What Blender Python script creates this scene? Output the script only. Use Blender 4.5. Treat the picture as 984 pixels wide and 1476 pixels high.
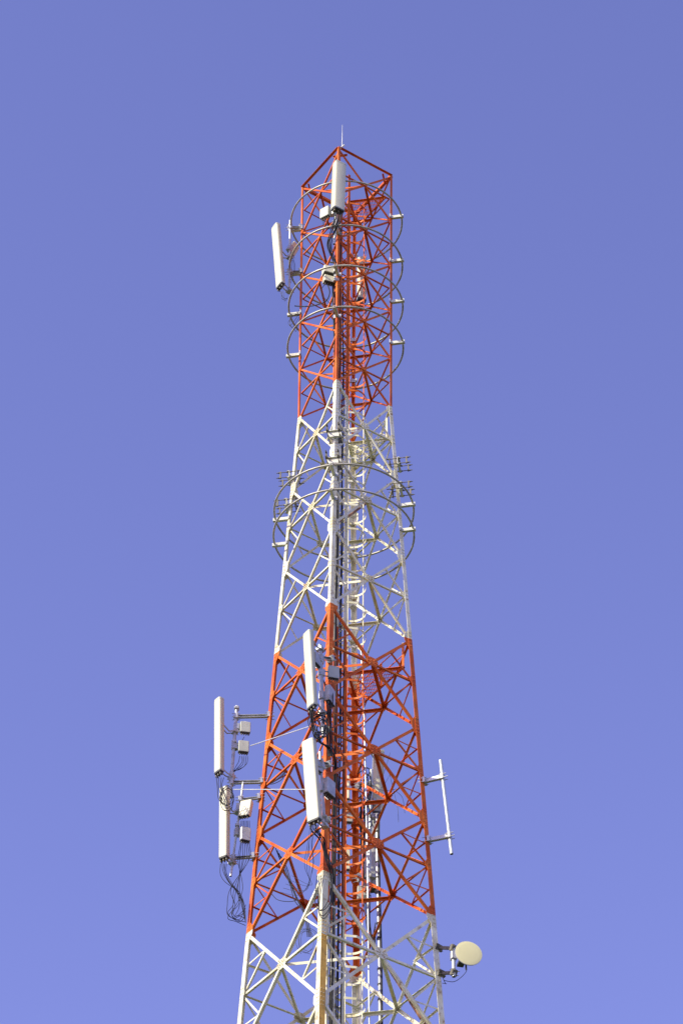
import bpy, math, random
from mathutils import Vector, Matrix
random.seed(7)
for o in list(bpy.data.objects): bpy.data.objects.remove(o)
S = bpy.context.scene
COL = S.collection

# ------------------------------------------------------------------ camera
D = 45.4386; CAMZ = 1.6; TH = math.radians(42.37582); RO = math.radians(0.53075); YAW = math.radians(-0.0675); FPX = 4188.935
cy, sy, ct, st, cr, sr = math.cos(YAW), math.sin(YAW), math.cos(TH), math.sin(TH), math.cos(RO), math.sin(RO)
R0 = Vector((cy, -sy, 0)); FW = Vector((sy*ct, cy*ct, st)); U0 = Vector((-sy*st, -cy*st, ct))
RT = R0*cr + U0*sr; UP = U0*cr - R0*sr
CAM = Vector((0, -D, CAMZ))
cd = bpy.data.cameras.new('camera'); cam = bpy.data.objects.new('camera', cd); COL.objects.link(cam)
cam.matrix_world = Matrix(((RT.x, UP.x, -FW.x, CAM.x), (RT.y, UP.y, -FW.y, CAM.y), (RT.z, UP.z, -FW.z, CAM.z), (0, 0, 0, 1)))
cd.sensor_fit = 'VERTICAL'; cd.sensor_height = 36; cd.sensor_width = 24; cd.lens = FPX*36/1476
cd.clip_start = 0.5; cd.clip_end = 6000
S.camera = cam

# ------------------------------------------------------------------ sky and sun
SUN_AZ = Vector((-0.81, -0.585, 0)).normalized(); SUN_EL = math.radians(36)
sun_dir = Vector((SUN_AZ.x*math.cos(SUN_EL), SUN_AZ.y*math.cos(SUN_EL), math.sin(SUN_EL)))
w = bpy.data.worlds.new('World'); S.world = w; w.use_nodes = True
nt = w.node_tree; nt.nodes.clear()
sky = nt.nodes.new('ShaderNodeTexSky'); sky.sky_type = 'NISHITA'; sky.sun_disc = False
sky.sun_elevation = SUN_EL; sky.sun_rotation = math.atan2(sun_dir.x, sun_dir.y)
sky.altitude = 200; sky.air_density = 1.0; sky.dust_density = 0.7; sky.ozone_density = 1.0
mx = nt.nodes.new('ShaderNodeMix'); mx.data_type = 'RGBA'; mx.blend_type = 'MULTIPLY'; mx.inputs[0].default_value = 1
mx.inputs[7].default_value = (1.23, 0.93, 1.42, 1)
bg = nt.nodes.new('ShaderNodeBackground'); bg.inputs[1].default_value = 0.15
wo = nt.nodes.new('ShaderNodeOutputWorld')
nt.links.new(sky.outputs[0], mx.inputs[6]); nt.links.new(mx.outputs[2], bg.inputs[0]); nt.links.new(bg.outputs[0], wo.inputs[0])
sl = bpy.data.lights.new('sun', 'SUN'); sl.energy = 4.3; sl.angle = math.radians(0.53); sl.color = (1.0, 0.94, 0.72)
so = bpy.data.objects.new('sun', sl); COL.objects.link(so); so.location = (-40, -40, 80)
so.rotation_euler = sun_dir.to_track_quat('Z', 'Y').to_euler()
S.view_settings.view_transform = 'Standard'; S.view_settings.look = 'None'; S.view_settings.gamma = 1
S.view_settings.use_curve_mapping = False; S.view_settings.exposure = 0.35
S.render.engine = 'CYCLES'

# ------------------------------------------------------------------ helpers
def P(px, py, Y):
    """the point at world depth Y seen at a photograph pixel"""
    d = FW*FPX + RT*(px-492) - UP*(py-738)
    return CAM + d*((Y-CAM.y)/d.y)

class MB:
    def __init__(s): s.v = []; s.f = []; s.m = []; s.sm = []
    def add(s, vs, fs, mi=0, smooth=False):
        b = len(s.v); s.v += [Vector(p) for p in vs]
        for f in fs: s.f.append([b+i for i in f]); s.m.append(mi); s.sm.append(smooth)
        return s
    def prism(s, a, b, mi=0, smooth=False, caps=True):
        n = len(a); fs = [[i, (i+1) % n, n+(i+1) % n, n+i] for i in range(n)]
        k = len(s.f); s.add(list(a)+list(b), fs, mi, smooth)
        if caps:
            s.add(a, [list(range(n))[::-1]], mi); s.add(b, [list(range(n))], mi)
        return s
    def box(s, c, ax, ay, az, dx, dy, dz, mi=0, bev=0.0):
        c = Vector(c); hx, hy, hz = dx/2, dy/2, dz/2
        if bev:
            q = [(hx-bev, hy), (hx, hy-bev), (hx, -hy+bev), (hx-bev, -hy), (-hx+bev, -hy), (-hx, -hy+bev), (-hx, hy-bev), (-hx+bev, hy)]
            q = q[::-1]
            k = 1-bev/max(dx, dy)
            A = [c+ax*x*k+ay*y*k-az*hz for x, y in q]; A2 = [c+ax*x+ay*y-az*(hz-bev) for x, y in q]
            B2 = [c+ax*x+ay*y+az*(hz-bev) for x, y in q]; B = [c+ax*x*k+ay*y*k+az*hz for x, y in q]
            n = 8
            vs = A+A2+B2+B; fs = []
            for L in range(3):
                for i in range(n): fs.append([L*n+i, L*n+(i+1) % n, (L+1)*n+(i+1) % n, (L+1)*n+i])
            fs.append(list(range(n))[::-1]); fs.append([3*n+i for i in range(n)])
            return s.add(vs, fs, mi)
        q = [(-hx, -hy), (hx, -hy), (hx, hy), (-hx, hy)]
        return s.prism([c+ax*x+ay*y-az*hz for x, y in q], [c+ax*x+ay*y+az*hz for x, y in q], mi)
    def tube(s, pts, r, n=8, mi=0, closed=False, smooth=True):
        pts = [Vector(p) for p in pts]; N = len(pts); rings = []
        up = None
        for i, p in enumerate(pts):
            t = (pts[(i+1) % N]-pts[(i-1) % N]) if (closed or 0 < i < N-1) else (pts[1]-pts[0] if i == 0 else pts[-1]-pts[-2])
            t.normalize()
            if up is None: up = t.orthogonal().normalized()
            up = (up - t*up.dot(t)); up = up.normalized() if up.length > 1e-6 else t.orthogonal().normalized()
            v = t.cross(up); rr = r[i] if isinstance(r, (list, tuple)) else r
            rings.append([p+up*math.cos(2*math.pi*k/n)*rr+v*math.sin(2*math.pi*k/n)*rr for k in range(n)])
        vs = [q for g in rings for q in g]; fs = []
        for i in range(N if closed else N-1):
            j = (i+1) % N
            for k in range(n): fs.append([i*n+k, i*n+(k+1) % n, j*n+(k+1) % n, j*n+k])
        s.add(vs, fs, mi, smooth)
        if not closed:
            s.add(rings[0], [list(range(n))[::-1]], mi); s.add(rings[-1], [list(range(n))], mi)
        return s
    def angle(s, p0, p1, n, wd, t=0.006, flip=1, mi=0):
        """rolled steel angle: one flange flat in the face plane, the other pointing inwards (-n)"""
        p0, p1 = Vector(p0), Vector(p1); d = (p1-p0).normalized(); n = (n-d*n.dot(d)).normalized(); u = d.cross(n)*flip
        if abs(u.z) > 0.08 and (u.z > 0) != (flip > 0): u = -u      # inner flange along the lower edge
        q = [(-wd/2, 0), (wd/2, 0), (wd/2, -t), (-wd/2+t, -t), (-wd/2+t, -wd), (-wd/2, -wd)]
        return s.prism([p0+u*a+n*b for a, b in q], [p1+u*a+n*b for a, b in q], mi)
    def bolt(s, p, n, r=0.013, h=0.016, mi=0):
        n = n.normalized(); u = n.orthogonal().normalized(); v = n.cross(u)
        c = [(math.cos(k*math.pi/3)*r, math.sin(k*math.pi/3)*r) for k in range(6)]
        return s.prism([p+u*a+v*b for a, b in c], [p+u*a+v*b+n*h for a, b in c], mi)
    def build(s, name, mats, parent=None, origin=None):
        me = bpy.data.meshes.new(name)
        if origin is None: origin = WORLD.get(parent.name, Vector()) if parent else Vector()
        me.from_pydata([tuple(v-origin) for v in s.v], [], s.f)
        if not isinstance(mats, (list, tuple)): mats = [mats]
        for m in mats: me.materials.append(m)
        me.polygons.foreach_set('material_index', s.m); me.polygons.foreach_set('use_smooth', s.sm)
        me.update()
        import bmesh
        bm = bmesh.new(); bm.from_mesh(me); bmesh.ops.recalc_face_normals(bm, faces=bm.faces); bm.to_mesh(me); bm.free()
        o = bpy.data.objects.new(name, me); COL.objects.link(o)
        if parent: o.parent = parent; WORLD[o.name] = origin
        else: o.location = origin; WORLD[o.name] = origin
        return o
WORLD = {}
def tag(o, label, cat, group=None, kind=None):
    if label: o['label'] = label
    if cat: o['category'] = cat
    if group: o['group'] = group
    if kind: o['kind'] = kind
    return o
def thing(name, label, cat, loc, group=None):
    o = bpy.data.objects.new(name, None); COL.objects.link(o); o.location = loc; o.empty_display_size = 0.2
    WORLD[o.name] = Vector(loc); return tag(o, label, cat, group)
def smooth_path(pts, k=6):
    pts = [Vector(p) for p in pts]; out = []
    for i in range(len(pts)-1):
        a, b, c, d = pts[max(i-1, 0)], pts[i], pts[i+1], pts[min(i+2, len(pts)-1)]
        for j in range(k):
            t = j/k
            out.append(0.5*((2*b)+(c-a)*t+(2*a-5*b+4*c-d)*t*t+(3*b-a-3*c+d)*t**3))
    out.append(pts[-1]); return out

# ------------------------------------------------------------------ materials
def mat(name, base, rough=0.5, metal=0.0, vary=0.12, scale=6.0, stain=None, stain_amt=0.0, stain_scale=5.0, bump=0.0, streak=False):
    m = bpy.data.materials.new(name); m.use_nodes = True; t = m.node_tree; b = t.nodes['Principled BSDF']
    b.inputs['Roughness'].default_value = rough; b.inputs['Metallic'].default_value = metal
    g = t.nodes.new('ShaderNodeNewGeometry')
    mp = t.nodes.new('ShaderNodeMapping'); mp.inputs['Scale'].default_value = (1, 1, 0.25 if streak else 1)
    t.links.new(g.outputs['Position'], mp.inputs['Vector'])
    n1 = t.nodes.new('ShaderNodeTexNoise'); n1.inputs['Scale'].default_value = scale; n1.inputs['Detail'].default_value = 5
    t.links.new(mp.outputs[0], n1.inputs['Vector'])
    mr = t.nodes.new('ShaderNodeMapRange'); mr.inputs[1].default_value = 0.3; mr.inputs[2].default_value = 0.7
    mr.inputs[3].default_value = 1-vary; mr.inputs[4].default_value = 1+vary*0.6
    t.links.new(n1.outputs[0], mr.inputs[0])
    mu = t.nodes.new('ShaderNodeVectorMath'); mu.operation = 'SCALE'; mu.inputs[0].default_value = base[:3]
    t.links.new(mr.outputs[0], mu.inputs['Scale'])
    col = mu.outputs[0]
    if stain:
        n2 = t.nodes.new('ShaderNodeTexNoise'); n2.inputs['Scale'].default_value = stain_scale; n2.inputs['Detail'].default_value = 8; n2.inputs['Roughness'].default_value = 0.65
        t.links.new(mp.outputs[0], n2.inputs['Vector'])
        m2 = t.nodes.new('ShaderNodeMapRange'); m2.inputs[1].default_value = 0.62-stain_amt*0.25; m2.inputs[2].default_value = 0.78-stain_amt*0.2
        t.links.new(n2.outputs[0], m2.inputs[0])
        mi = t.nodes.new('ShaderNodeMix'); mi.data_type = 'RGBA'; mi.inputs[7].default_value = (*stain, 1)
        t.links.new(m2.outputs[0], mi.inputs[0]); t.links.new(col, mi.inputs[6]); col = mi.outputs[2]
    t.links.new(col, b.inputs['Base Color'])
    if bump:
        bp = t.nodes.new('ShaderNodeBump'); bp.inputs['Strength'].default_value = bump; bp.inputs['Distance'].default_value = 0.01
        t.links.new(n1.outputs[0], bp.inputs['Height']); t.links.new(bp.outputs[0], b.inputs['Normal'])
    return m
ZB = (46.0, 39.34, 32.58, 22.0, 11.0)     # heights where the aviation paint changes colour
def paint(name, red, white, rust_amt):
    """aviation paint: bands of red-orange and white, faded and stained"""
    m = bpy.data.materials.new(name); m.use_nodes = True; t = m.node_tree; b = t.nodes['Principled BSDF']
    b.inputs['Roughness'].default_value = 0.55; b.inputs['Specular IOR Level'].default_value = 0.25
    g = t.nodes.new('ShaderNodeNewGeometry'); sx = t.nodes.new('ShaderNodeSeparateXYZ'); t.links.new(g.outputs['Position'], sx.inputs[0])
    def math_(op, a, bb):
        q = t.nodes.new('ShaderNodeMath'); q.operation = op
        for i, x in enumerate((a, bb)):
            if isinstance(x, (int, float)): q.inputs[i].default_value = x
            else: t.links.new(x, q.inputs[i])
        return q.outputs[0]
    gt = [math_('GREATER_THAN', sx.outputs[2], z) for z in ZB]
    # red above ZB0, white ZB1..ZB0, red ZB2..ZB1, white ZB3..ZB2, red ZB4..ZB3, white below
    r = gt[0]; r = math_('ADD', r, math_('SUBTRACT', gt[2], gt[1])); r = math_('ADD', r, math_('SUBTRACT', gt[4], gt[3]))
    nz = t.nodes.new('ShaderNodeTexNoise'); nz.inputs['Scale'].default_value = 2.6; nz.inputs['Detail'].default_value = 5; t.links.new(g.outputs['Position'], nz.inputs['Vector'])
    cr1 = t.nodes.new('ShaderNodeValToRGB'); cr1.color_ramp.elements[0].position = 0.35; cr1.color_ramp.elements[0].color = (red[0]*0.78, red[1]*0.62, red[2]*0.7, 1)
    cr1.color_ramp.elements[1].position = 0.68; cr1.color_ramp.elements[1].color = (min(red[0]*1.12, 1), red[1]*1.55, red[2]*2.2, 1)
    cr2 = t.nodes.new('ShaderNodeValToRGB'); cr2.color_ramp.elements[0].position = 0.32; cr2.color_ramp.elements[0].color = (white[0]*0.84, white[1]*0.78, white[2]*0.60, 1)
    cr2.color_ramp.elements[1].position = 0.6; cr2.color_ramp.elements[1].color = (*white, 1)
    t.links.new(nz.outputs[0], cr1.inputs[0]); t.links.new(nz.outputs[0], cr2.inputs[0])
    mi = t.nodes.new('ShaderNodeMix'); mi.data_type = 'RGBA'; t.links.new(r, mi.inputs[0]); t.links.new(cr2.outputs[0], mi.inputs[6]); t.links.new(cr1.outputs[0], mi.inputs[7])
    n2 = t.nodes.new('ShaderNodeTexNoise'); n2.inputs['Scale'].default_value = 7; n2.inputs['Detail'].default_value = 8; n2.inputs['Roughness'].default_value = 0.7
    t.links.new(g.outputs['Position'], n2.inputs['Vector'])
    m2 = t.nodes.new('ShaderNodeMapRange'); m2.inputs[1].default_value = 0.66-rust_amt*0.2; m2.inputs[2].default_value = 0.78-rust_amt*0.2; m2.inputs[4].default_value = 0.8
    t.links.new(n2.outputs[0], m2.inputs[0])
    m3 = t.nodes.new('ShaderNodeMix'); m3.data_type = 'RGBA'; m3.inputs[7].default_value = (0.30, 0.15, 0.05, 1)
    t.links.new(m2.outputs[0], m3.inputs[0]); t.links.new(mi.outputs[2], m3.inputs[6]); t.links.new(m3.outputs[2], b.inputs['Base Color'])
    return m
RED = (0.68, 0.128, 0.012); WHITE = (0.80, 0.79, 0.61)
M_paint = paint('aviation_paint', RED, WHITE, 0.5)
M_bolts = paint('stained_paint', (0.80, 0.20, 0.05), (0.66, 0.60, 0.40), 0.75)
M_galv = mat('galvanised_steel', (0.50, 0.51, 0.50), 0.42, 0.35, 0.2, 9, (0.30, 0.27, 0.20), 0.3, 5)
M_pole = mat('pole_zinc', (0.60, 0.64, 0.62), 0.38, 0.25, 0.15, 5)
M_radome = mat('radome_plastic', (0.72, 0.70, 0.48), 0.45, 0, 0.08, 1.5, (0.52, 0.49, 0.36), 0.15, 2, streak=True)
M_radome2 = mat('radome_back', (0.55, 0.55, 0.52), 0.5, 0, 0.1, 3)
M_rru = mat('radio_unit_grey', (0.44, 0.46, 0.39), 0.5, 0, 0.1, 4, (0.35, 0.32, 0.26), 0.1, 6)
M_dark = mat('dark_plastic', (0.045, 0.043, 0.04), 0.55, 0, 0.3, 12)
M_cable = mat('cable_rubber', (0.016, 0.016, 0.019), 0.75, 0, 0.3, 10)
M_wire = mat('thin_cable', (0.03, 0.032, 0.05), 0.5, 0, 0.2, 10)
M_ochre = mat('ochre_primer', (0.78, 0.45, 0.06), 0.5, 0, 0.3, 5, (0.30, 0.17, 0.05), 0.3, 9)
M_whitebr = mat('bracket_white', (0.70, 0.70, 0.58), 0.45, 0, 0.12, 5, (0.40, 0.30, 0.15), 0.3, 9)
M_hoop = mat('weathered_zinc', (0.46, 0.44, 0.35), 0.5, 0.3, 0.3, 5, (0.30, 0.22, 0.13), 0.3, 4)
M_weather = mat('weathered_steel', (0.17, 0.16, 0.12), 0.6, 0.3, 0.4, 9, (0.30, 0.24, 0.14), 0.4, 6)
M_dish = mat('dish_cream', (0.72, 0.68, 0.35), 0.5, 0, 0.04, 3)
M_rust = mat('rusty_steel', (0.22, 0.10, 0.05), 0.8, 0, 0.4, 9, (0.42, 0.24, 0.12), 0.4, 6)
M_conc = mat('concrete', (0.36, 0.35, 0.32), 0.9, 0, 0.2, 4)
M_grass = mat('grass_ground', (0.05, 0.075, 0.025), 0.95, 0, 0.4, 0.6, (0.14, 0.11, 0.06), 0.2, 0.2)

# ------------------------------------------------------------------ ground
g = MB(); g.add([(-2500, -2500, 0), (2500, -2500, 0), (2500, 2500, 0), (-2500, 2500, 0)], [[0, 1, 2, 3]])
tag(g.build('ground', M_grass), None, None, kind='structure')

# ------------------------------------------------------------------ the lattice tower
PHI = math.radians(-10.4877)
ZL = [53.5805, 52.040, 50.535, 49.025, 47.515, 46.0039, 43.8348, 41.5893, 39.3303, 37.0948, 34.8299, 32.5693, 29.78, 26.8, 23.6, 20.2, 16.2, 11.4, 6.0, 0.4]
def rad(z):
    return 1.0178+(1.06-1.0178)*(z-46.0)/(53.58-46.0) if z > 46.0 else 1.0178+(46.0-z)*0.05631
AZ = [math.pi+PHI, -math.pi/2+PHI, PHI, math.pi/2+PHI]         # left, near, right, far
NAMES = ['left', 'near', 'right', 'far']
def corner(i, z, dr=0.0):
    a = AZ[i % 4]; r = rad(z)+dr; return Vector((r*math.cos(a), r*math.sin(a), z))
def legw(z): return 0.058 if z > 46 else (0.088 if z > 39.3 else (0.098 if z > 32.5 else 0.118))
tower = thing('lattice_tower', 'tall square lattice steel tower painted in red-orange and white bands', 'tower', (0, 0, 0))

def leg_section(i, z, wd, t):
    V = corner(i, z); a = (corner(i-1, z)-V).normalized(); b = (corner(i+1, z)-V).normalized()
    V = V - (a+b)*0.02
    return [V, V+a*wd, V+a*wd+b*t, V+a*t+b*t, V+a*t+b*wd, V+b*wd]
LEGS = []
for i in range(4):
    m = MB()
    segs = [(53.64, 46.0), (46.0, 39.33), (39.33, 32.57), (32.57, 0.0)]
    for zt, zb in segs:
        wd = legw((zt+zb)/2) if zb > 1 else 0.125; t = 0.009
        if i == 1 and zb < 1:
            for za, zc, own in ((32.57, 31.15, 0), (31.15, 26.0, 1), (26.0, 0.0, 0)):
                A = leg_section(i, za, wd, t); B = leg_section(i, zc, wd, t)
                m.prism(A, B)
                if own:      # the right flange of the near leg is bare ochre primer here
                    m.m[-3] = 1; m.m[-4] = 1; m.m[-5] = 0
                    nn = len(A)
                    for k in range(nn):
                        m.m[-2-nn+k] = 1 if k in (4, 5) else 0
        else:
            m.prism(leg_section(i, zt, wd, t), leg_section(i, zb, wd, t))
    lo = m.build('leg', [M_paint, M_ochre], tower)
    LEGS.append(lo)
    f = MB(); f.box(corner(i, 0.15), Vector((1, 0, 0)), Vector((0, 1, 0)), Vector((0, 0, 1)), 1.1, 1.1, 0.5); f.build('footing', M_conc, tower)
LEGS[1]['label'] = 'near leg whose right flange turns ochre low in the picture'

def face_axes(i, z):
    A, B = corner(i, z), corner(i+1, z); A1 = corner(i, z-1); u = (B-A).normalized(); v = (A-A1)
    n = u.cross((corner(i, z)+corner(i+1, z)-corner(i, z-1)-corner(i+1, z-1)).normalized())
    if n.dot(A+B) < 0: n = -n
    return u, n.normalized()
# gusset plates on the legs
def leg_plate(i, z, h, wdt, nb, ochre=False):
    m = MB()
    for fi, sgn in ((i, 1), (i-1, -1)):
        u, n = face_axes(fi % 4, z); u = u*sgn
        lw = legw(z-0.01)
        a = 0.0; V = corner(i, z) + u*(-0.015) + n*(0.004)
        up = (corner(i, z+.5)-corner(i, z-.5)).normalized()
        q = [(0.0, -h/2), (wdt*0.55, -h/2), (wdt, -h/6), (wdt, h/6), (wdt*0.55, h/2), (0.0, h/2)]
        A = [V+u*x+up*y for x, y in q]; B = [p+n*0.009 for p in A]
        m.prism(A, B)
        for r_ in range(nb):
            for cx in (0.028, lw*0.68):
                m.bolt(V+u*cx+up*(h*(-0.42+0.84*r_/(nb-1)))+n*0.009, n, 0.011, 0.016, 1)
    return m.build('gusset_plate', [M_paint, M_bolts] if not ochre else [M_ochre, M_ochre], LEGS[i])
def cross_z(zt, zb):
    wt, wb = rad(zt), rad(zb); return zt+(zb-zt)*wt/(wt+wb)
for k, z in enumerate(ZL[:-4]):
    for i in range(4):
        if k == 0: continue
        if z > 46.5: leg_plate(i, z, 0.16, 0.085, 2)
        elif z > 45: leg_plate(i, z-0.12, 0.30, 0.14, 4)
        else: leg_plate(i, z, 0.42, 0.18 if z > 33 else 0.2, 5)
        if k < 13:
            zm = cross_z(z, ZL[k+1])
            if z < 46.5: leg_plate(i, zm, 0.26 if not (k == 11 and i == 1) else 0.5, 0.13, 3 if not (k == 11 and i == 1) else 6, ochre=(k == 11 and i == 1))
# cross bracing, face by face
CENT = {}
for k in range(len(ZL)-1):
    zt, zb = ZL[k], ZL[k+1]; zm = cross_z(zt, zb)
    top = k < 5; big = k >= 11
    dw = 0.040 if top else (0.048 if k < 8 else (0.056 if k < 11 else 0.066))
    hw = 0.030 if top else (0.038 if k < 11 else 0.045)
    rw = 0.028 if k < 11 else 0.038
    for i in range(4):
        u, n = face_axes(i, zm)
        A0, B0, A1, B1 = corner(i, zt), corner(i+1, zt), corner(i, zb), corner(i+1, zb)
        s = rad(zt)/(rad(zt)+rad(zb)); X = A0.lerp(B1, s)
        Am, Bm = corner(i, zm), corner(i+1, zm); CENT[(k, i)] = X
        m = MB(); e = 0.03
        m.angle(A0.lerp(B1, e)+n*0.0, A0.lerp(B1, 1-e)+n*0.0, n, dw*(0.86 if i == 1 else 1), 0.007, 1)
        m.angle(B0.lerp(A1, e)-n*0.012, B0.lerp(A1, 1-e)-n*0.012, n, dw*0.96, 0.007, 1)
        m.angle(Am.lerp(Bm, 0.02)-n*0.022, Am.lerp(Bm, 0.98)-n*0.022, n, hw, 0.006, 1)
        if k == 0:
            m.angle(A0+n*0.02+Vector((0, 0, .03)), B0+n*0.02+Vector((0, 0, .03)), Vector((0, 0, -1)), 0.07, 0.006, -1)
        if k >= 5:
            for (cA, leg, q0, q1) in ((A0, Am, A0, A1), (B0, Bm, B0, B1), (A1, Am, A1, A0), (B1, Bm, B1, B0)):
                h = cA.lerp(X, 0.5); m.angle(h-n*0.03, leg.lerp(h, 0.03)-n*0.03, n, rw, 0.005, 1)
                if 9 <= k:
                    m.angle(h-n*0.036, leg.lerp(cA, 0.48)-n*0.036, n, rw*0.9, 0.005, -1)
        br = m.build('cross_brace', M_paint, tower)
        if k < 13:
            # plate where the diagonals cross
            p = MB(); hs = 0.055 if top else (0.12 if k < 8 else 0.145)
            up = n.cross(u).normalized()
            off = 0.004 if i in (1, 3) else -0.024
            if i in (1, 3) and not top: off = 0.004
            q = [(hs*math.cos(a), hs*0.85*math.sin(a)) for a in [math.pi/8+j*math.pi/4 for j in range(8)]]
            A = [X+u*x+up*y+n*off for x, y in q]; p.prism(A, [v+n*0.009 for v in A])
            if not top:
                for dA in (A0, B0, A1, B1, Am, Bm):
                    dd = (dA-X).normalized()
                    for rr in (0.045, 0.085, 0.12):
                        if rr < hs*0.95: p.bolt(X+dd*rr+n*(0.013 if off > 0 else 0.001), n, 0.011, 0.014, 1)
            p.build('gusset_plate', [M_paint, M_bolts], br)
for k in range(13):
    m = MB(); Z = Vector((0, 0, 1))
    c = [CENT[(k, i)] for i in range(4)]
    for i in range(4):
        a, b = c[i], c[(i+1) % 4]; d = (b-a).normalized()
        m.angle(a+d*0.05-Z*0.03, b-d*0.05-Z*0.03, Z, 0.05 if k < 5 else 0.06, 0.006, 1 if i % 2 else -1)
    m.build('plan_brace', M_paint, tower)
# short corner ties on the head frame
for i in range(4):
    m = MB(); V = corner(i, 53.54); a = (corner(i-1, 53.54)-V); b = (corner(i+1, 53.54)-V)
    m.angle(V+a*0.16, V+b*0.16, Vector((0, 0, 1)), 0.04, 0.005); m.build('corner_tie', M_paint, tower)
# inner horizontal struts across the faces low down (seen at the foot of the picture)
# a couple of rusty braces seen inside the white band
def rusty(p0, p1, r, label):
    m = MB(); n = Vector((0, -1, 0.3)); m.angle(p0, p1, n, r, 0.008); o = m.build('stay_bar', M_rust, tower); o['label'] = label
rusty(P(489, 751, 0.1), P(526, 724, 0.75), 0.055, 'rusty brown stay inside the white band')
rusty(P(557, 1389, 0.9), P(613, 1476, 0.2), 0.05, 'rusty brown stay at the foot of the picture')

# ------------------------------------------------------------------ mounting rings
def ring(z, r, label, group):
    t = thing('mounting_ring', label, 'steel ring', (0, 0, z), group)
    N = 72
    MB().tube([Vector((r*math.cos(2*math.pi*j/N), r*math.sin(2*math.pi*j/N), z)) for j in range(N)], 0.022, 8, closed=True).build('hoop', M_hoop, t)
    for i in range(4):
        a = AZ[i]; d = Vector((math.cos(a), math.sin(a), 0)); s = Vector((-d.y, d.x, 0)); Z = Vector((0, 0, 1))
        r0 = rad(z)-0.02; m = MB(); L = r+0.05-r0
        c = d*(r0+L/2)+Vector((0, 0, z-0.01))
        m.box(c+s*0.03, d, s, Z, L, 0.006, 0.07); m.box(c-s*0.03, d, s, Z, L, 0.006, 0.07); m.box(c-Z*0.038, d, s, Z, L, 0.066, 0.006)
        b = m.build('bracket', M_whitebr, t)
        q = MB(); q.tube([d*(r-0.035)+Z*(z+0.0), d*(r-0.02)+Z*(z+0.04), d*(r+0.02)+Z*(z+0.04), d*(r+0.035)+Z*z], 0.009, 6)
        q.box(d*(r0+0.01)+Z*(z-0.01), d, s, Z, 0.03, 0.17, 0.10); q.build('clamp', M_galv, b)
for z, wd in ((52.16, 'topmost'), (50.66, 'second from the top'), (49.32, 'third from the top'), (47.99, 'fourth from the top')):
    ring(z, 1.29, 'grey pipe ring on the upper red band, '+wd, 'antenna rings round the tower')
ring(43.06, 1.475, 'grey pipe ring round the white band, the upper of two', 'antenna rings round the tower')
ring(42.35, 1.475, 'grey pipe ring round the white band, the lower of two', 'antenna rings round the tower')

# ------------------------------------------------------------------ caged ladder
T_ = Vector((0.57, -0.82, 0)); O_ = Vector((0.82, 0.57, 0)); LC = Vector((-0.055, -0.06, 0))
lad = thing('caged_ladder', 'steel climbing ladder with safety cage running up inside the tower', 'ladder', (LC.x, LC.y, 0.3))
for s in (-1, 1):
    m = MB(); c = LC+T_*0.2*s
    m.box(Vector((c.x, c.y, 27)), T_, O_, Vector((0, 0, 1)), 0.012, 0.06, 53.2); m.build('stile', M_paint, lad)
zr = 52.9
def rung_mb(mb, z): mb.tube([LC+T_*(-0.2)+Vector((0, 0, z)), LC+T_*0.2+Vector((0, 0, z))], 0.012, 6)
for j in range(100):
    m = MB(); rung_mb(m, zr-0.3*j); m.build('rung', M_paint, lad)
m = MB()
for j in range(100, 175): rung_mb(m, zr-0.3*j)
o = m.build('rung', M_paint, lad); o['kind'] = 'stuff'
def hoop_pts(z):
    pts = []
    for j in range(17):
        a = -math.pi/2+math.pi*j/16
        pts.append(LC+T_*(-0.31*math.sin(a))*1.0+O_*(0.22+0.36*math.cos(a))+Vector((0, 0, z)))
    return [LC+T_*0.2+Vector((0, 0, z))]+pts+[LC-T_*0.2+Vector((0, 0, z))]
for j in range(44):
    z = 52.6-0.68*j; m = MB(); pts = hoop_pts(z)
    for a, b in zip(pts[:-1], pts[1:]):
        d = (b-a); L = d.length; d.normalize(); s = d.cross(Vector((0, 0, 1)))
        m.box((a+b)/2, d, s, Vector((0, 0, 1)), L+0.004, 0.006, 0.05)
    m.build('cage_hoop', M_paint, lad)
for a in (-1.1, 0.0, 1.1):
    p = LC+T_*(-0.31*math.sin(a))+O_*(0.21+0.36*math.cos(a)); m = MB()
    m.box(Vector((p.x, p.y, 37.6)), T_, O_, Vector((0, 0, 1)), 0.03, 0.006, 30.2); m.build('cage_strap', M_paint, lad)

# ------------------------------------------------------------------ cable tray with feeder cables
TC = Vector((-0.10, -0.62, 0)); tU = Vector((0.80, 0.60, 0)); tN = Vector((0.6, -0.8, 0))
tray = thing('cable_tray', 'narrow steel cable ladder carrying the black feeders behind the near leg', 'cable tray', (TC.x, TC.y, 0.3))
for s in (-1, -0.1, 1):
    c = TC+tU*0.17*s; m = MB(); m.box(Vector((c.x, c.y, 26.6)), tU, tN, Vector((0, 0, 1)), 0.04, 0.04, 51.5); m.build('tray_rail', M_paint, tray)
for j in range(60):
    z = 52-0.6*j; m = MB(); m.box(TC+Vector((0, 0, z)), tU, tN, Vector((0, 0, 1)), 0.36, 0.03, 0.03); m.build('tray_rung', M_paint, tray)
tops = [52.2, 51.2, 49.6, 47.2, 39.5]
for j, zt in enumerate(tops):
    m = MB(); o_ = (-0.10, -0.07, 0.02, 0.05, 0.12)[j]; pts = []
    nseg = 60
    for q in range(nseg+1):
        z = zt+(0.3-zt)*q/nseg
        pts.append(TC+tU*(o_+0.008*math.sin(q*1.7+j))+tN*(0.045+0.012*math.sin(q*1.1+2*j))+Vector((0, 0, z)))
    tag(m.tube(pts, 0.013, 6).build('feeder_cable', M_cable), 'black feeder cable running straight down the tray behind the near leg', 'cable', 'feeder cables down the tray')
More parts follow.
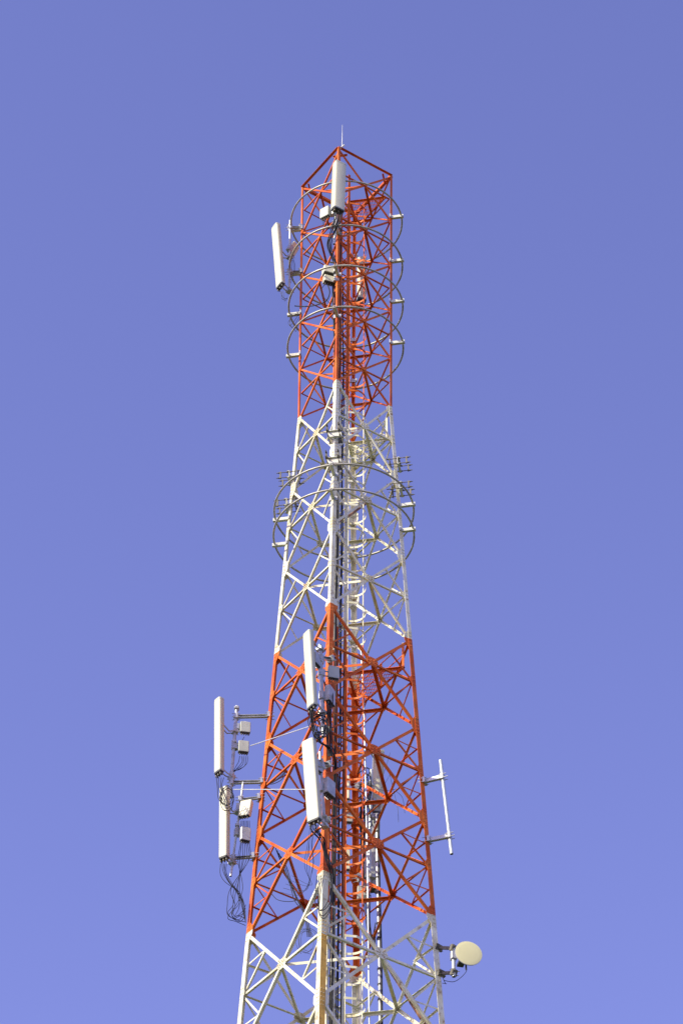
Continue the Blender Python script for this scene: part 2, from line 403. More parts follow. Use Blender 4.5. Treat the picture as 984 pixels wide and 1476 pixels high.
# a second run on the far side with thick grey conduit
cp = [P(543, 1175, 1.25), P(544, 1260, 1.25), P(547, 1380, 1.25), P(548, 1500, 1.25), P(549, 1640, 1.25)]
base = P(549, 1640, 1.25)
cnd = thing('cable_conduit', 'grey vertical pipe with a black cable clamped to it, right of the ladder low down', 'conduit', base)
MB().tube(cp, 0.036, 10).build('pipe', M_galv, cnd)
MB().tube([p+Vector((0.035, -0.045, 0)) for p in cp], 0.017, 6).build('clamped_cable', M_cable, cnd)
for j in range(14):
    t_ = j/14*1.0; q = cp[0].lerp(cp[2], t_*1.0) if t_ < 0 else P(543.3+5*(j/13), 1200+j*22, 1.25)
    MB().tube([q, q+Vector((0, 0, 0.03))], 0.048, 10).build('pipe_clip', M_dark, cnd)
rodp = [P(520, 930, 0.9), P(525, 1040, 0.9), P(529.5, 1250, 0.9), P(532.5, 1500, 0.9)]
tag(MB().tube(rodp, 0.017, 8).build('earth_rod', M_pole), 'thin pale vertical rod just right of the far leg', 'rod')

# ------------------------------------------------------------------ grating platforms
def platform(z, label, rails, a0=0.08, a1=0.9):
    t = thing('grating_platform', label, 'platform', (0.3, 0.3, z), 'rest platforms beside the ladder')
    C = Vector((0, 0, z)); e1 = corner(2, z)-C; e2 = corner(3, z)-C       # quadrant right / far
    O = C+(e1+e2)*0.07; U = (e1.normalized()); V = e2.normalized(); L = rad(z)*0.80
    # triangle-cut grating between the two arms
    m = MB(); Z = Vector((0, 0, 1)); n = int(L/0.034)
    for j in range(n):
        a = j*L/n; b = max(0.05, (L-a))
        m.box(O+U*a+V*b/2, V, U, Z, b, 0.009, 0.02)
    for j in range(0, n, 3):
        a = j*L/n; b = max(0.05, (L-a)); m.box(O+V*a+U*b/2+Z*0.004, U, V, Z, b, 0.007, 0.012)
    m.build('grating', M_paint, t)
    for p0, p1 in ((O, O+U*L), (O, O+V*L), (O+U*L, O+V*L)):
        m = MB(); m.angle(p0-Z*0.012, p1-Z*0.012, Z, 0.05, 0.006); m.build('edge_beam', M_paint, t)
    if rails:
        for q in (O+U*L*0.98, (O+U*L+V*0+O+V*L)/2*1.0, O+V*L*0.98):
            MB().box(q+Z*0.3, U, V, Z, 0.045, 0.045, 0.6).build('post', M_paint, t)
        m = MB(); m.tube([O+U*L*0.98+Z*0.58, O+V*L*0.98+Z*0.58], 0.012, 6); m.tube([O+U*L*0.98+Z*0.3, O+V*L*0.98+Z*0.3], 0.012, 6); m.build('rail', M_paint, t)
platform(53.0, 'red grating platform just under the head of the tower', False)
platform(45.15, 'white grating platform with posts at the top of the white band', True)
platform(38.75, 'red barred platform with posts at the top of the lower red band', True)

# ------------------------------------------------------------------ lightning rod
b0 = P(493, 212, -1.04)
lr = thing('lightning_rod', 'thin pointed lightning rod standing on the apex of the tower', 'lightning rod', b0)
MB().tube([b0, P(493.2, 196, -1.04), P(493.3, 180, -1.04)], [0.013, 0.010, 0.005], 6).build('spike', M_galv, lr)
m = MB(); m.tube([P(490, 214, -1.04), P(496, 209, -1.04)], 0.02, 6); m.build('base_clamp', M_whitebr, lr)

# ------------------------------------------------------------------ antennas, poles and radio units
def azv(deg): return Vector((math.cos(math.radians(deg)), math.sin(math.radians(deg)), 0))
def antenna(label, top, bot, az, wd, dp, group, pole=None, arms=(0.12, 0.93), nconn=6, name='panel_antenna', back=False):
    ax = (top-bot).normalized(); f = azv(az); f = (f-ax*f.dot(ax)).normalized(); s = f.cross(ax).normalized()
    t = thing(name, label, 'antenna', bot, group)
    prof = []
    h = wd/2
    for x, y in ((-h, -dp*0.5), (h, -dp*0.5)): prof.append((x, y))
    for j in range(11):
        a = math.pi*j/10; c_, s_ = math.cos(a), math.sin(a)
        prof.append((h*(abs(c_)**0.42)*(1 if c_ >= 0 else -1), dp*0.12+dp*0.38*(s_**0.55)))
    prof = [(x, y) for x, y in prof]
    m = MB()
    def sec(p, k=1.0): return [p+s*x*k+f*y*k for x, y in prof]
    secs = [sec(bot), sec(top-ax*0.02), sec(top, 0.93)]
    n = len(prof)
    for A, B in zip(secs[:-1], secs[1:]): m.prism(A, B, 0, True, caps=False)
    m.add(secs[-1], [list(range(n))]); m.add(secs[0], [list(range(n))[::-1]])
    rd = m.build('radome', M_radome if not back else M_radome2, t)
    MB().prism(sec(top-ax*0.045, 1.025), sec(top+ax*0.002, 0.95)).build('top_cap', M_radome2 if back else M_rru, t)
    MB().prism(sec(bot+ax*0.03, 1.02), sec(bot-ax*0.004, 1.02)).build('seam_band', M_rru, t)
    c = MB(); c.prism([p-ax*0.0 for p in sec(bot, 0.97)], [p-ax*0.035 for p in sec(bot, 0.9)]); cap = c.build('end_cap', M_dark, t)
    for j in range(nconn):
        x = (-0.36+0.72*(j % 3)/2)*wd; y = (0.15 if j < 3 else -0.2)*dp; q = bot-ax*0.03+s*x+f*y
        MB().tube([q, q-ax*0.06], 0.015, 6).build('connector', M_weather, cap)
    if pole:
        pa, pb = pole
        for fr in arms:
            q = top.lerp(bot, fr)-f*dp*0.45
            dd = (pb-pa).normalized(); cl = pa+dd*((q-pa).dot(dd))
            m = MB(); s2 = dd.cross(cl-q).normalized()
            L = (cl-q).length
            mid = (q+cl)/2-ax*(0.08 if fr < 0.5 else 0.0)
            for e in (-0.045, 0.045):
                m.tube([q+s2*e+ax*0.05, mid+s2*e, cl+s2*e], 0.014, 6)
            m.box(q, s2, ax, f, 0.14, 0.12, 0.012); m.box(cl, s2, dd, s2.cross(dd), 0.14, 0.08, 0.11, bev=0.01)
            m.tube([cl+s2*0.05-(cl-q).normalized()*0.05, cl+s2*0.05+(cl-q).normalized()*0.11], 0.008, 6)
            m.tube([cl-s2*0.05-(cl-q).normalized()*0.05, cl-s2*0.05+(cl-q).normalized()*0.11], 0.008, 6)
            m.build('tilt_bracket', M_galv, t)
    return t
def pole_mount(label, top, bot, r, arms, group=None, caps=True, name='antenna_pole', mt=None, armw=0.06, am=None):
    t = thing(name, label, 'pole', bot, group); mt = mt or M_pole
    ax = (top-bot).normalized()
    pm = MB().tube([bot, top], r, 12).build('pole', mt, t)
    MB().tube([bot-ax*0.002, bot+ax*0.03], r*0.85, 10).build('pole_end', M_dark, pm)
    for (a, b) in arms:
        m = MB(); d = (b-a).normalized(); s = d.cross(ax).normalized(); u = s.cross(d).normalized(); L = (b-a).length
        c = (a+b)/2
        for e in (-1, 1): m.box(c+u*e*armw*0.5, d, s, u, L, armw*0.9, 0.008)
        m.box(c-s*armw*0.42, d, s, u, L, 0.006, armw*0.92)
        m.box(a, d, s, u, 0.07, 0.13, 0.13, bev=0.012); m.box(b, d, s, u, 0.05, 0.16, 0.12)
        for e in (-1, 1):
            for g_ in (-1, 1):
                m.tube([b+s*e*0.065+u*g_*0.04-d*0.06, b+s*e*0.065+u*g_*0.04+d*0.12], 0.008, 6)
                m.tube([a+s*e*0.05+u*g_*0.04-d*0.09, a+s*e*0.05+u*g_*0.04+d*0.07], 0.008, 6)
        m.build('arm', am or M_galv, t)
    return t
def rru(label, c, az, wd, h, dp, group, poleaim=None, lean=None, mt=None):
    Z = (lean or Vector((0, 0, 1))).normalized(); f = azv(az); f = (f-Z*f.dot(Z)).normalized(); s = f.cross(Z).normalized()
    t = thing('radio_unit', label, 'radio unit', c-Z*h/2, group)
    hb = MB().box(c, s, f, Z, wd, dp*0.7, h, bev=0.012).build('housing', mt or M_rru, t)
    m = MB()
    for j in range(9):
        m.box(c+s*(-0.44+0.88*j/8)*wd-f*dp*0.42, s, f, Z, 0.006, dp*0.22, h*0.9)
    m.build('cooling_fins', mt or M_rru, t)
    MB().box(c-Z*(h*0.5+0.008), s, f, Z, wd*0.9, dp*0.55, 0.016).build('base_plate', M_dark, t)
    for j in range(4):
        q = c-Z*h*0.5+s*(-0.33+0.22*j)*wd; MB().tube([q, q-Z*0.06], 0.013, 6).build('connector', M_weather, t)
    MB().tube([c+Z*h*0.5-f*0.03-s*wd*0.3, c+Z*(h*0.5+0.045)-f*0.02-s*wd*0.25, c+Z*(h*0.5+0.045)-f*0.02+s*wd*0.25, c+Z*h*0.5-f*0.03+s*wd*0.3], 0.009, 6).build('handle', M_galv, t)
    if poleaim is not None:
        b = c-f*dp*0.5; m = MB(); 
        for e in (-1, 1): m.tube([b+Z*e*h*0.2, poleaim+Z*e*h*0.2], 0.016, 6)
        m.box(poleaim, s, f, Z, 0.12, 0.1, h*0.55, bev=0.01); m.build('wall_bracket', M_galv, t)
    return t
def cable(pts, r=0.009, label=None, group=None, mt=None, name='cable', n=6, jit=0.022):
    pts = [Vector(p) for p in pts]
    if jit:
        for p in pts[1:-1]: p += Vector((random.uniform(-jit, jit), random.uniform(-jit, jit), random.uniform(-jit, jit)))
    return tag(MB().tube(smooth_path(pts, 6), r, n).build(name, mt or M_cable), label, 'cable', group)
G_ANT = 'panel antennas on the tower'; G_RRU = 'radio units on the tower'

# -- top antenna on the near leg
YA = -1.42
pA = (P(481, 300, -1.22), P(481, 345, -1.22))
antenna('short white panel antenna high on the near leg just below the apex', P(489.5, 236, YA), P(487, 303, YA), -60, 0.29, 0.16, G_ANT, pole=(P(488.5, 225, -1.2), P(485, 350, -1.2)), arms=(0.15, 0.8))
pole_mount('short pole behind the topmost antenna', P(488.6, 233, -1.2), P(481.5, 352, -1.2), 0.03, [(P(487.6, 262, -1.2), P(488, 266, -1.05)), (P(483.5, 322, -1.2), P(486.5, 326, -1.05))])
rru('pale grey radio unit left of the topmost antenna', P(468.5, 307, -1.2), -125, 0.24, 0.30, 0.14, G_RRU, P(479, 307, -1.2))
for j in range(5):
    o_ = (j-2)*1.5
    cable([P(487+o_*1.6, 308, YA), P(485+o_*1.2, 320, YA), P(479+o_*.8, 336, -1.3), P(474.5+o_*.6, 352, -1.25), P(478+o_*.5, 368, -1.15), P(483+o_*.4, 380, -1.1), P(482+o_*.4, 396, -1.0)], 0.013,
          'black jumper cable hanging in a bundle under the topmost antenna', 'jumper cables under the topmost antenna')
for j in range(3):
    cable([P(466+j*2, 316, -1.2), P(467+j*2, 326, -1.2), P(473+j, 330, -1.2), P(481, 323, -1.2)], 0.007, 'thin cable curling from the radio unit beside the topmost antenna', 'tails of the topmost radio unit')
# -- radio units on the near leg further down
rru('pale radio unit on the near leg under the topmost cable bundle', P(473.5, 391, -0.95), -70, 0.26, 0.20, 0.24, G_RRU, P(484, 391, -1.0), mt=M_radome)
rru('pale radio unit on the near leg, lower of a stacked pair', P(474, 404, -0.95), -70, 0.26, 0.18, 0.2, G_RRU, P(484, 404, -1.0), mt=M_radome)
cable([P(472, 410, -0.95), P(474, 422, -1), P(470, 434, -1), P(456, 440, -0.6), P(440, 442, -0.2), P(425, 441, 0.2)], 0.014, 'black cable looping from the near leg out past the left leg')
cable([P(469, 409, -0.95), P(464, 418, -1), P(466, 428, -1), P(475, 437, -1)], 0.007, 'thin loop of cable under the paired pale radio units')
for j in range(6):
    x = 480+j*0.9
    cable([P(x, 396+3*j, -0.9), P(x-1.5+j*.6, 430, -0.88), P(x+.5, 470+8*j, -0.86), P(x+2-j*.3, 520, -0.82), P(x+3, 552, -0.78)], 0.010, 'black cable strapped down the inside of the near leg', 'cables along the near leg')
# -- left antenna
top, bot = P(397, 326, -0.1), P(404, 412, -0.1)
plB = (P(418.3, 318, 0.1), P(416.6, 415, 0.1))
antenna('cream panel antenna tilted outward left of the upper red band', top, bot, -150, 0.25, 0.11, G_ANT, pole=plB, arms=(0.42, 0.98))
pole_mount('thin white pole carrying the tilted antenna left of the upper red band', plB[0], plB[1], 0.027, [(P(417.7, 328, 0.1), P(433, 328, 0.18)), (P(417, 392, 0.1), P(432.5, 392, 0.18))], armw=0.05)
rru('pale radio unit behind the pole left of the upper red band', P(423, 359, 0.2), -35, 0.22, 0.34, 0.10, G_RRU, plB[0].lerp(plB[1], 0.42), lean=Vector((0.35, 0.1, 1)), mt=M_radome)
for j in range(3):
    cable([P(404+2*j, 420, -0.1), P(407+j, 429+j*2, -0.1), P(414, 431-j, -0.05)], 0.005, 'thin tail hanging under the tilted left antenna', 'tails under the tilted left antenna', M_wire)
    cable([P(419+j, 369, 0.2), P(421+j*2, 385, 0.15), P(419, 400+j*4, 0.1)], 0.005, 'thin wire hanging from the radio unit behind the left pole', 'wires by the left pole', M_wire)
    cable([P(432, 455-j*4, 0.2), P(419-j*2, 452+j*6, 0), P(417+j*3, 468+j*3, 0), P(424+j, 462+j*8, 0.1), P(431, 452+j*5, 0.2)], 0.005, 'loose wire curling beside the left leg of the upper red band', 'loose wires by the left leg', M_wire)
# -- far side antennas
antenna('pale panel antenna behind the far leg in the upper red band', P(521.5, 372, 1.25), P(521.5, 433, 1.25), 70, 0.20, 0.12, G_ANT, back=False)
rru('dark radio unit behind the far leg in the upper red band', P(517, 436, 1.15), 70, 0.22, 0.26, 0.12, G_RRU, mt=M_dark)
antenna('grey panel antenna behind the far corner of the lower red band, upper one', P(545, 1083, 1.75), P(543, 1172, 1.75), 100, 0.22, 0.15, G_ANT, pole=(P(536, 1085, 1.5), P(537, 1290, 1.5)))
antenna('broad grey panel antenna behind the far corner of the lower red band, lower one', P(537, 1176, 1.75), P(533, 1282, 1.75), 80, 0.30, 0.18, G_ANT, pole=(P(536, 1085, 1.5), P(537, 1290, 1.5)), back=True)
pole_mount('pole behind the far corner carrying two grey antennas', P(535, 1110, 1.5), P(531, 1290, 1.5), 0.035, [(P(534.5, 1130, 1.5), P(516, 1133, 1.35)), (P(532, 1262, 1.5), P(517, 1265, 1.45))])
rru('white radio unit between ladder and far leg', P(499, 1136, 0.9), -100, 0.14, 0.55, 0.12, G_RRU, mt=M_radome)
rru('pale radio unit between ladder and far leg, below the white one', P(501, 1172, 0.95), -85, 0.20, 0.45, 0.12, G_RRU)
rru('small pale radio unit low between ladder and far leg', P(499.5, 1240, 0.95), -85, 0.13, 0.45, 0.12, G_RRU, mt=M_radome)
rru('radio unit low behind the far leg beside the broad grey antenna', P(522, 1288, 1.4), -85, 0.2, 0.3, 0.14, G_RRU)
for j in range(12):
    a = random.uniform(0, 6); x0 = 517+random.uniform(-3, 3); y0 = 1105+j*5
    pts = [P(x0+random.uniform(0, 5), y0, 1.25), P(528+random.uniform(-5, 6), y0+random.uniform(-12, 10), 1.3), P(533+random.uniform(-6, 6), y0+20+random.uniform(-8, 14), 1.3), P(522+random.uniform(-5, 4), y0+34, 1.25), P(520+random.uniform(-3, 5), y0+60, 1.2), P(521+random.uniform(-3, 5), y0+110, 1.2)]
    cable(pts, 0.010, 'tangled black cable beside the far leg of the lower red band', 'cable tangle by the far leg')
for j in range(6):
    cable([P(524+j*2, 1290, 1.3), P(527+j*1.5, 1330, 1.2), P(534+j, 1355+4*j, 1.2), P(541, 1330+6*j, 1.2)], 0.009, 'black cable looping below the broad grey antenna', 'cable loops under the far antenna')
for j, (pp) in enumerate([[(548, 1128), (556, 1105), (562, 1085)], [(545, 1138), (560, 1138), (577, 1136)], [(560, 1110), (566, 1140), (573, 1165), (574, 1185)], [(570, 1140), (580, 1150), (583, 1172)], [(548, 1095), (560, 1112), (556, 1130), (549, 1136)]]):
    cable([P(x, y, 1.2) for x, y in pp], 0.004, 'thin wire straying across the back of the lower red band', 'stray wires at the back', M_wire)

# -- near leg antennas in the lower red band
YH = -2.15
plH = (P(461, 930, -1.85), P(466, 1062, -1.85))
antenna('cream panel antenna on the near side of the lower red band, upper of two', P(443.5, 912, YH), P(449.5, 1019, YH), -146, 0.225, 0.11, G_ANT, pole=plH, arms=(0.1, 0.95))
pole_mount('grey pole holding the upper cream antenna near the front leg', plH[0], plH[1], 0.042, [(P(461.5, 948, -1.85), P(476, 950, -1.55)), (P(465.5, 1050, -1.85), P(472, 1052, -1.62))], mt=M_galv)
rru('light grey radio unit right of the upper cream antenna', P(480.5, 970, -1.75), -75, 0.22, 0.28, 0.12, G_RRU, P(463, 970, -1.85))
rru('dark blue-grey radio unit below the light one at the upper cream antenna', P(476, 1003, -1.8), -25, 0.26, 0.36, 0.14, G_RRU, P(464, 1003, -1.85), mt=M_galv)
rru('grey radio unit left of the pole at the upper cream antenna', P(456.5, 951, -1.95), -30, 0.2, 0.26, 0.12, G_RRU, P(462, 951, -1.85), mt=M_galv)
plI = (P(461, 1084, -1.95), P(467.5, 1192, -1.95))
YI = -2.25
antenna('cream panel antenna on the near side of the lower red band, lower of two', P(444.5, 1068, YI), P(453, 1183, YI), -124, 0.265, 0.12, G_ANT, pole=plI, arms=(0.22, 0.95))
pole_mount('grey pole holding the lower cream antenna near the front leg', plI[0], plI[1], 0.032, [(P(461.8, 1100, -1.95), P(472, 1102, -1.7)), (P(466.8, 1180, -1.95), P(470, 1182, -1.74))], mt=M_galv)
rru('grey finned radio unit right of the lower cream antenna', P(473.5, 1136, -1.9), -35, 0.26, 0.34, 0.2, G_RRU, P(464, 1136, -1.95), mt=M_galv)
rru('small grey radio unit above the finned one at the lower cream antenna', P(459.5, 1106, -2.0), -40, 0.18, 0.2, 0.12, G_RRU, P(463, 1106, -1.95), mt=M_galv)
for j in range(6):
    rx, ry = random.uniform(7, 13), random.uniform(11, 17); cx, cy_ = 461+random.uniform(-4, 4), 1046+random.uniform(-5, 6); ph = random.uniform(0, 6.28)
    pts = [P(cx+rx*math.cos(ph+a), cy_+ry*math.sin(ph+a), -2.0+0.1*math.sin(a+j)) for a in [q*0.55 for q in range(13)]]
    cable(pts, 0.009, 'black cable coiled between the two cream antennas on the near leg', 'coiled cables between the near antennas')
for j in range(6):
    x = 446+j*1.7
    cable([P(x, 1024, YH), P(447+j*1.5, 1040, -2.1), P(452+j*2.4, 1062+j*2, -2.0), P(470+j*1.2, 1076, -1.8), P(480+j*.8, 1092, -1.5), P(481+j*.9, 1120, -1.35), P(480+j*.8, 1180, -1.35), P(478+j*.8, 1300, -1.4)], 0.009,
          'black jumper running from the upper cream antenna down the near leg', 'jumpers of the upper near antenna')
for j in range(6):
    x = 447+j*2.2
    cable([P(x, 1189, YI), P(x+1, 1196, YI), P(461+j*1.3, 1210, -2.0), P(466+j*1.1, 1224, -1.9), P(471+j, 1243, -1.85), P(477+j*.8, 1262, -1.7), P(476+j*.8, 1300, -1.5), P(474+j*.8, 1480, -1.5)], 0.009,
          'black jumper running from the lower cream antenna down the near leg', 'jumpers of the lower near antenna')
for j in range(5):
    x = 447+j*2.5
    cable([P(x, 1190, YI), P(x-3-j, 1215, YI), P(x-8+j, 1250, -1.9), P(448-j*3, 1275+j*3, -1.5), P(420-j*4, 1262+j*6, -0.8)], 0.004, 'thin wire hanging from the lower cream antenna', 'thin wires of the lower near antenna', M_wire)
for j in range(7):
    x = 466+j*2.2
    cable([P(x, 980+3*j, -1.8), P(x+3-j*.5, 1000+j*2, -1.85), P(x+4-j, 1030, -1.85), P(470+j*1.4, 1056, -1.8), P(473+j, 1090, -1.75)], 0.009, 'black tail hanging from the radio units by the upper cream antenna', 'tails of the upper near radio units')
for j in range(4):
    cable([P(457+j*3, 1262, -1.9), P(455+j*2, 1300+j*3, -1.95), P(464+j, 1310+j*4, -2.0), P(475+j, 1296+j*3, -1.95), P(477+j, 1262, -1.85)], 0.008, 'black cable drooping in a U across the top of the white near leg', 'drooping cables at the near leg')
for j in range(4):
    rx, ry = 9+j*2.6, 14+j*2.2; cx = 443+j*.8-(j % 2)*3; 
    pts = [P(cx+rx*math.cos(a+j*.7), 1357+ry*math.sin(a+j*.7), -1.2+0.05*j) for a in [q*0.6 for q in range(10)]]
    cable(pts, 0.004, 'thin coil of spare wire left of the near leg at the foot of the picture', 'thin wire coils by the near leg', M_wire)

# -- left side mounts on the lower red band
YL = 0.3
pF = (P(341.5, 1018, YL), P(331.5, 1150, YL))
antenna('cream panel antenna far out to the left, upper of two', P(315.5, 1008, 0.1), P(315.5, 1113, 0.1), -140, 0.185, 0.12, G_ANT, pole=pF, arms=(0.36, 0.98))
t = pole_mount('thick grey pole holding the upper left antenna', pF[0], pF[1], 0.034, [(P(341, 1033, YL), P(387, 1032, YL)), (P(334, 1128, YL), P(377, 1127, YL))], mt=M_galv)
for q in (1021, 1034, 1070, 1116, 1124):
    c = P(341.5-(q-1018)*0.0758, q, YL); m = MB(); m.box(c, Vector((1, 0, 0)), Vector((0, 1, 0)), Vector((0, 0, 1)), 0.10, 0.11, 0.06, bev=0.012); m.build('clamp', M_galv, t)
rru('grey radio unit on the upper left pole, upper of two', P(353.5, 1049, YL), -80, 0.21, 0.25, 0.12, G_RRU, P(341, 1048, YL))
rru('grey radio unit on the upper left pole, lower of two', P(351, 1077, YL), -80, 0.21, 0.26, 0.14, G_RRU, P(338, 1076, YL))
MB  # noqa
for j in range(5):
    cable([P(345.5+j*2.8, 1090, YL), P(345+j*2.4, 1098+j, YL), P(341+j*1.4, 1106+j, YL), P(336+j*.6, 1113, YL), P(334+j*.4, 1124, YL)], 0.006, 'thin jumper under the lower radio unit of the upper left pole', 'jumpers of the upper left radio units')
cable([P(352, 1062, YL), P(349, 1069, YL), P(341, 1071, YL), P(337, 1078, YL)], 0.007, 'short black loop between the two upper left radio units')
pG = (P(350.5, 1128, YL), P(332.5, 1263, YL))
antenna('cream panel antenna far out to the left, lower of two', P(323.5, 1136, 0.1), P(323, 1236, 0.1), -122, 0.185, 0.125, G_ANT, pole=(P(344, 1150, YL), P(333.5, 1255, YL)), arms=(0.25, 0.98))
t = pole_mount('slim pale pole holding the lower left antenna', pG[0], pG[1], 0.024, [(P(346.5, 1153, YL), P(373, 1150, YL)), (P(336.5, 1237, YL), P(365, 1235, YL))], armw=0.05)
for q in (1150, 1190, 1236):
    c = P(350.5-(q-1128)*0.1333, q, YL); m = MB(); m.box(c, Vector((1, 0, 0)), Vector((0, 1, 0)), Vector((0, 0, 1)), 0.09, 0.1, 0.05, bev=0.01); m.build('clamp', M_galv, t)
rru('cream radio unit on the lower left pole, upper of two', P(354, 1166, 0.2), -115, 0.24, 0.36, 0.14, G_RRU, P(345, 1166, YL), lean=Vector((0.12, 0, 1)), mt=M_radome)
rru('dark grey radio unit on the lower left pole, lower of two', P(353.5, 1203, 0.2), -70, 0.2, 0.3, 0.14, G_RRU, P(342, 1200, YL), mt=M_galv)
for j in range(5):
    rx, ry = random.uniform(7, 11), random.uniform(12, 17); cx, cy_ = 325+random.uniform(-1, 3), 1150+random.uniform(-4, 5); ph = random.uniform(0, 6.28)
    cable([P(cx+rx*math.cos(ph+a), cy_+ry*math.sin(ph+a), -0.1+0.04*math.sin(a+j)) for a in [q*0.55 for q in range(13)]], 0.006, 'black cable coiled over the top of the lower left antenna', 'coils at the left antennas')
for j in range(4):
    cable([P(312+j*3.5, 1121, 0.1), P(313+j*2.5, 1135, 0.0), P(316+j*3, 1152, -0.1), P(322+j*3, 1160, -0.1)], 0.007, 'short black tail under the upper left antenna', 'tails of the upper left antenna')
for j in range(7):
    x = 347.5+j*2
    cable([P(x, 1183, 0.2), P(x-1, 1215, 0.2), P(x-3+j*.5, 1240, 0.25), P(350-j*3.2, 1280, 0.2), P(341-j*2+(j % 3)*4, 1304, 0.2), P(330+(j*3.7) % 11, 1322-(j*5) % 9, 0.2), P(340+(j*2) % 7, 1329-(j*4) % 11, 0.25), P(354, 1334-j*5, 0.3)], 0.006,
          'thin black cable dropping from the lower left radio units and looping to the left leg', 'long loops at the left leg', M_cable)
for j in range(5):
    x = 318+j*2.2
    cable([P(x, 1245, 0.1), P(x+1, 1258, 0.1), P(326+j*2.5, 1270+j*2, 0.1), P(339+j*1.5, 1282+j*1.5, 0.15), P(347+j*1.5, 1299+j*2, 0.2), P(352+j*.5, 1322+j*2, 0.25)], 0.006, 'black jumper running from the lower left antenna to the left leg', 'jumpers of the lower left antenna')
for j in range(4):
    cable([P(397+j*2.5, 1222+j*4, 0.6), P(408+j*1.5, 1250, 0.6), P(417+j, 1275, 0.4), P(426+j*1.2, 1298, 0.1), P(438+j, 1318, -0.4), P(443+j*2, 1350, -0.9)], 0.008, 'black cable strapped along a brace from the left leg to the near leg', 'cables crossing low on the left face')
cable([P(388, 1283, 0.4), P(400, 1296, 0.3), P(416, 1300, 0.2), P(430, 1297, 0.1)], 0.007, 'black cable sagging under the left face bracing')
for j in range(3):
    cable([P(378, 1128, 0.3), P(391, 1128+j, 0.2), P(403, 1120+j*2, 0.1), P(411, 1112+j*2, 0)], 0.008, 'black cable bound along a brace right of the left leg', 'cables beside the left leg')
# thin stay rods
tag(MB().tube([P(337, 1138, 0.2), P(442, 1138, -1.2)], 0.011, 6).build('stay_rod', M_pole), 'thin pale rod running level from the left antennas to the near leg', 'rod')
tag(MB().tube([P(361, 1075, 0.3), P(446, 1047, -1.6)], 0.011, 6).build('stay_rod', M_pole), 'thin pale rod slanting up from the upper left radio units to the near leg', 'rod')

# -- empty pole on the right leg
pole_mount('empty pale pole on two arms right of the lower red band', P(634.5, 1096, -0.42), P(650.5, 1231, -0.42), 0.034, [(P(637.5, 1120, -0.42), P(612, 1126, -0.29)), (P(647.5, 1205, -0.42), P(618, 1211, -0.31))], armw=0.07)

# -- dish on the right leg
pd = (P(653, 1366, -0.6), P(653.6, 1408, -0.6))
t = pole_mount('short grey pole on two dark arms carrying the round dish', pd[0], pd[1], 0.036, [(P(653, 1367, -0.6), P(632, 1366, -0.33)), (P(653.6, 1402, -0.6), P(636, 1403, -0.35))], mt=M_pole, armw=0.05, am=M_weather)
dn = azv(-77); dc = P(675, 1374, -0.78); ds = dn.cross(Vector((0, 0, 1))); Zv = Vector((0, 0, 1))
dish = thing('dish_antenna', 'round cream dish antenna at the lower right of the tower', 'dish', dc-Zv*0.25)
def circ(c, r, n=40): return [c+ds*r*math.cos(2*math.pi*k/n)+Zv*r*math.sin(2*math.pi*k/n) for k in range(n)]
m = MB(); prev = circ(dc, 0.253)
for off, r in ((0.006, 0.25), (0.012, 0.20), (0.016, 0.12), (0.018, 0.05)):
    cur = circ(dc+dn*off, r); m.prism(prev, cur, 0, True, caps=False); prev = cur
m.add(prev, [list(range(40))]); m.build('radome', M_dish, dish)
m = MB(); m.prism(circ(dc+dn*0.004, 0.257), circ(dc-dn*0.018, 0.255), 0, True); cur = circ(dc-dn*0.018, 0.235); nx = circ(dc-dn*0.09, 0.08); m.prism(cur, nx, 0, True); m.build('reflector', M_radome2, dish)
m = MB(); m.tube([dc-dn*0.14, dc-dn*0.24], 0.06, 12); m.tube([dc-dn*0.2, P(653.3, 1378, -0.6)], 0.028, 8); m.box(P(653.2, 1378, -0.6), ds, dn, Zv, 0.11, 0.11, 0.16, bev=0.01); m.build('mount', M_galv, dish)
m = MB(); q = P(664, 1389, -0.7); m.box(q, ds, dn, Zv, 0.12, 0.16, 0.05); m.tube([P(671, 1390, -0.7), P(671.5, 1398, -0.7)], 0.017, 8); m.build('feed_box', M_dark, dish)
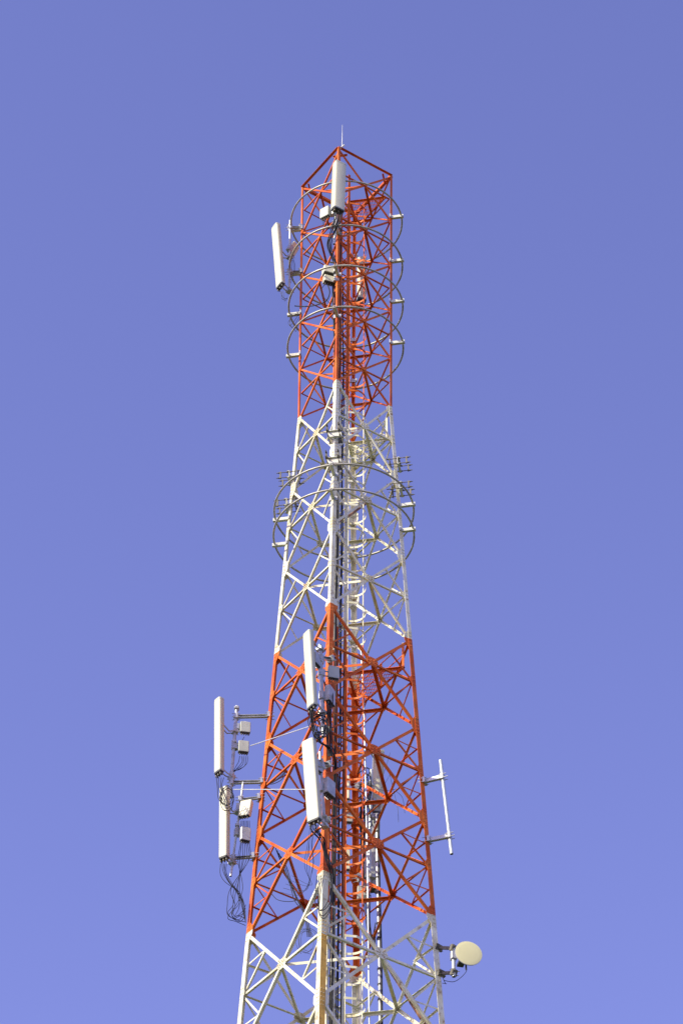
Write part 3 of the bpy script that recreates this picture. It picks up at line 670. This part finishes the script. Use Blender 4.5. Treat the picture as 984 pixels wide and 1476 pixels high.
cable([P(671.3, 1397, -0.7), P(671, 1402, -0.7), P(664, 1409, -0.65), P(652, 1413.5, -0.5), P(639, 1413, -0.35)], 0.006, 'thin dark cable looping from the dish back to the right leg')
cable([P(638, 1410, -0.35), P(643, 1417, -0.35), P(644, 1419, -0.35), P(637, 1417, -0.33)], 0.006, 'small curl of cable on the right leg below the dish arm')

# ------------------------------------------------------------------ leg clamps with threaded rods (white band)
def leg_clamp(i, z, label):
    a = AZ[i]; d = Vector((math.cos(a), math.sin(a), 0)); s = Vector((-d.y, d.x, 0)); Z = Vector((0, 0, 1)); V = corner(i, z)
    t = thing('leg_clamp', label, 'clamp', V, 'clamps on the legs of the white band')
    m = MB(); m.box(V+d*0.055, d, s, Z, 0.012, 0.30, 0.20); m.box(V+d*0.075+Z*0.09, d, s, Z, 0.05, 0.3, 0.012); m.box(V+d*0.075-Z*0.09, d, s, Z, 0.05, 0.3, 0.012); m.build('outer_plate', M_whitebr, t)
    m = MB(); m.box(V-d*0.12, d, s, Z, 0.012, 0.30, 0.20); m.build('inner_plate', M_weather, t)
    for e in (-1, 1):
        for g_ in (-1, 1):
            q = V+s*e*0.125+Z*g_*0.075
            m = MB(); m.tube([q-d*0.22, q+d*0.34], 0.010, 6)
            for h in (-0.15, 0.02, 0.09, 0.27): m.tube([q+d*h, q+d*(h+0.03)], 0.021, 6)
            m.build('threaded_rod', M_weather, t)
    for e in (-1, 1): MB().box(V+d*0.25+s*e*0.125, d, s, Z, 0.03, 0.035, 0.19).build('jaw', M_weather, t)
leg_clamp(0, 44.22, 'pale bolted clamp on the left leg of the white band, upper one')
leg_clamp(0, 43.42, 'pale bolted clamp on the left leg of the white band, lower one')
leg_clamp(2, 44.24, 'pale bolted clamp on the right leg of the white band, upper one')
leg_clamp(2, 43.52, 'pale bolted clamp on the right leg of the white band, lower one')
leg_clamp(1, 44.22, 'pale bolted clamp on the near leg of the white band, upper one')
leg_clamp(1, 43.40, 'pale bolted clamp on the near leg of the white band, lower one')
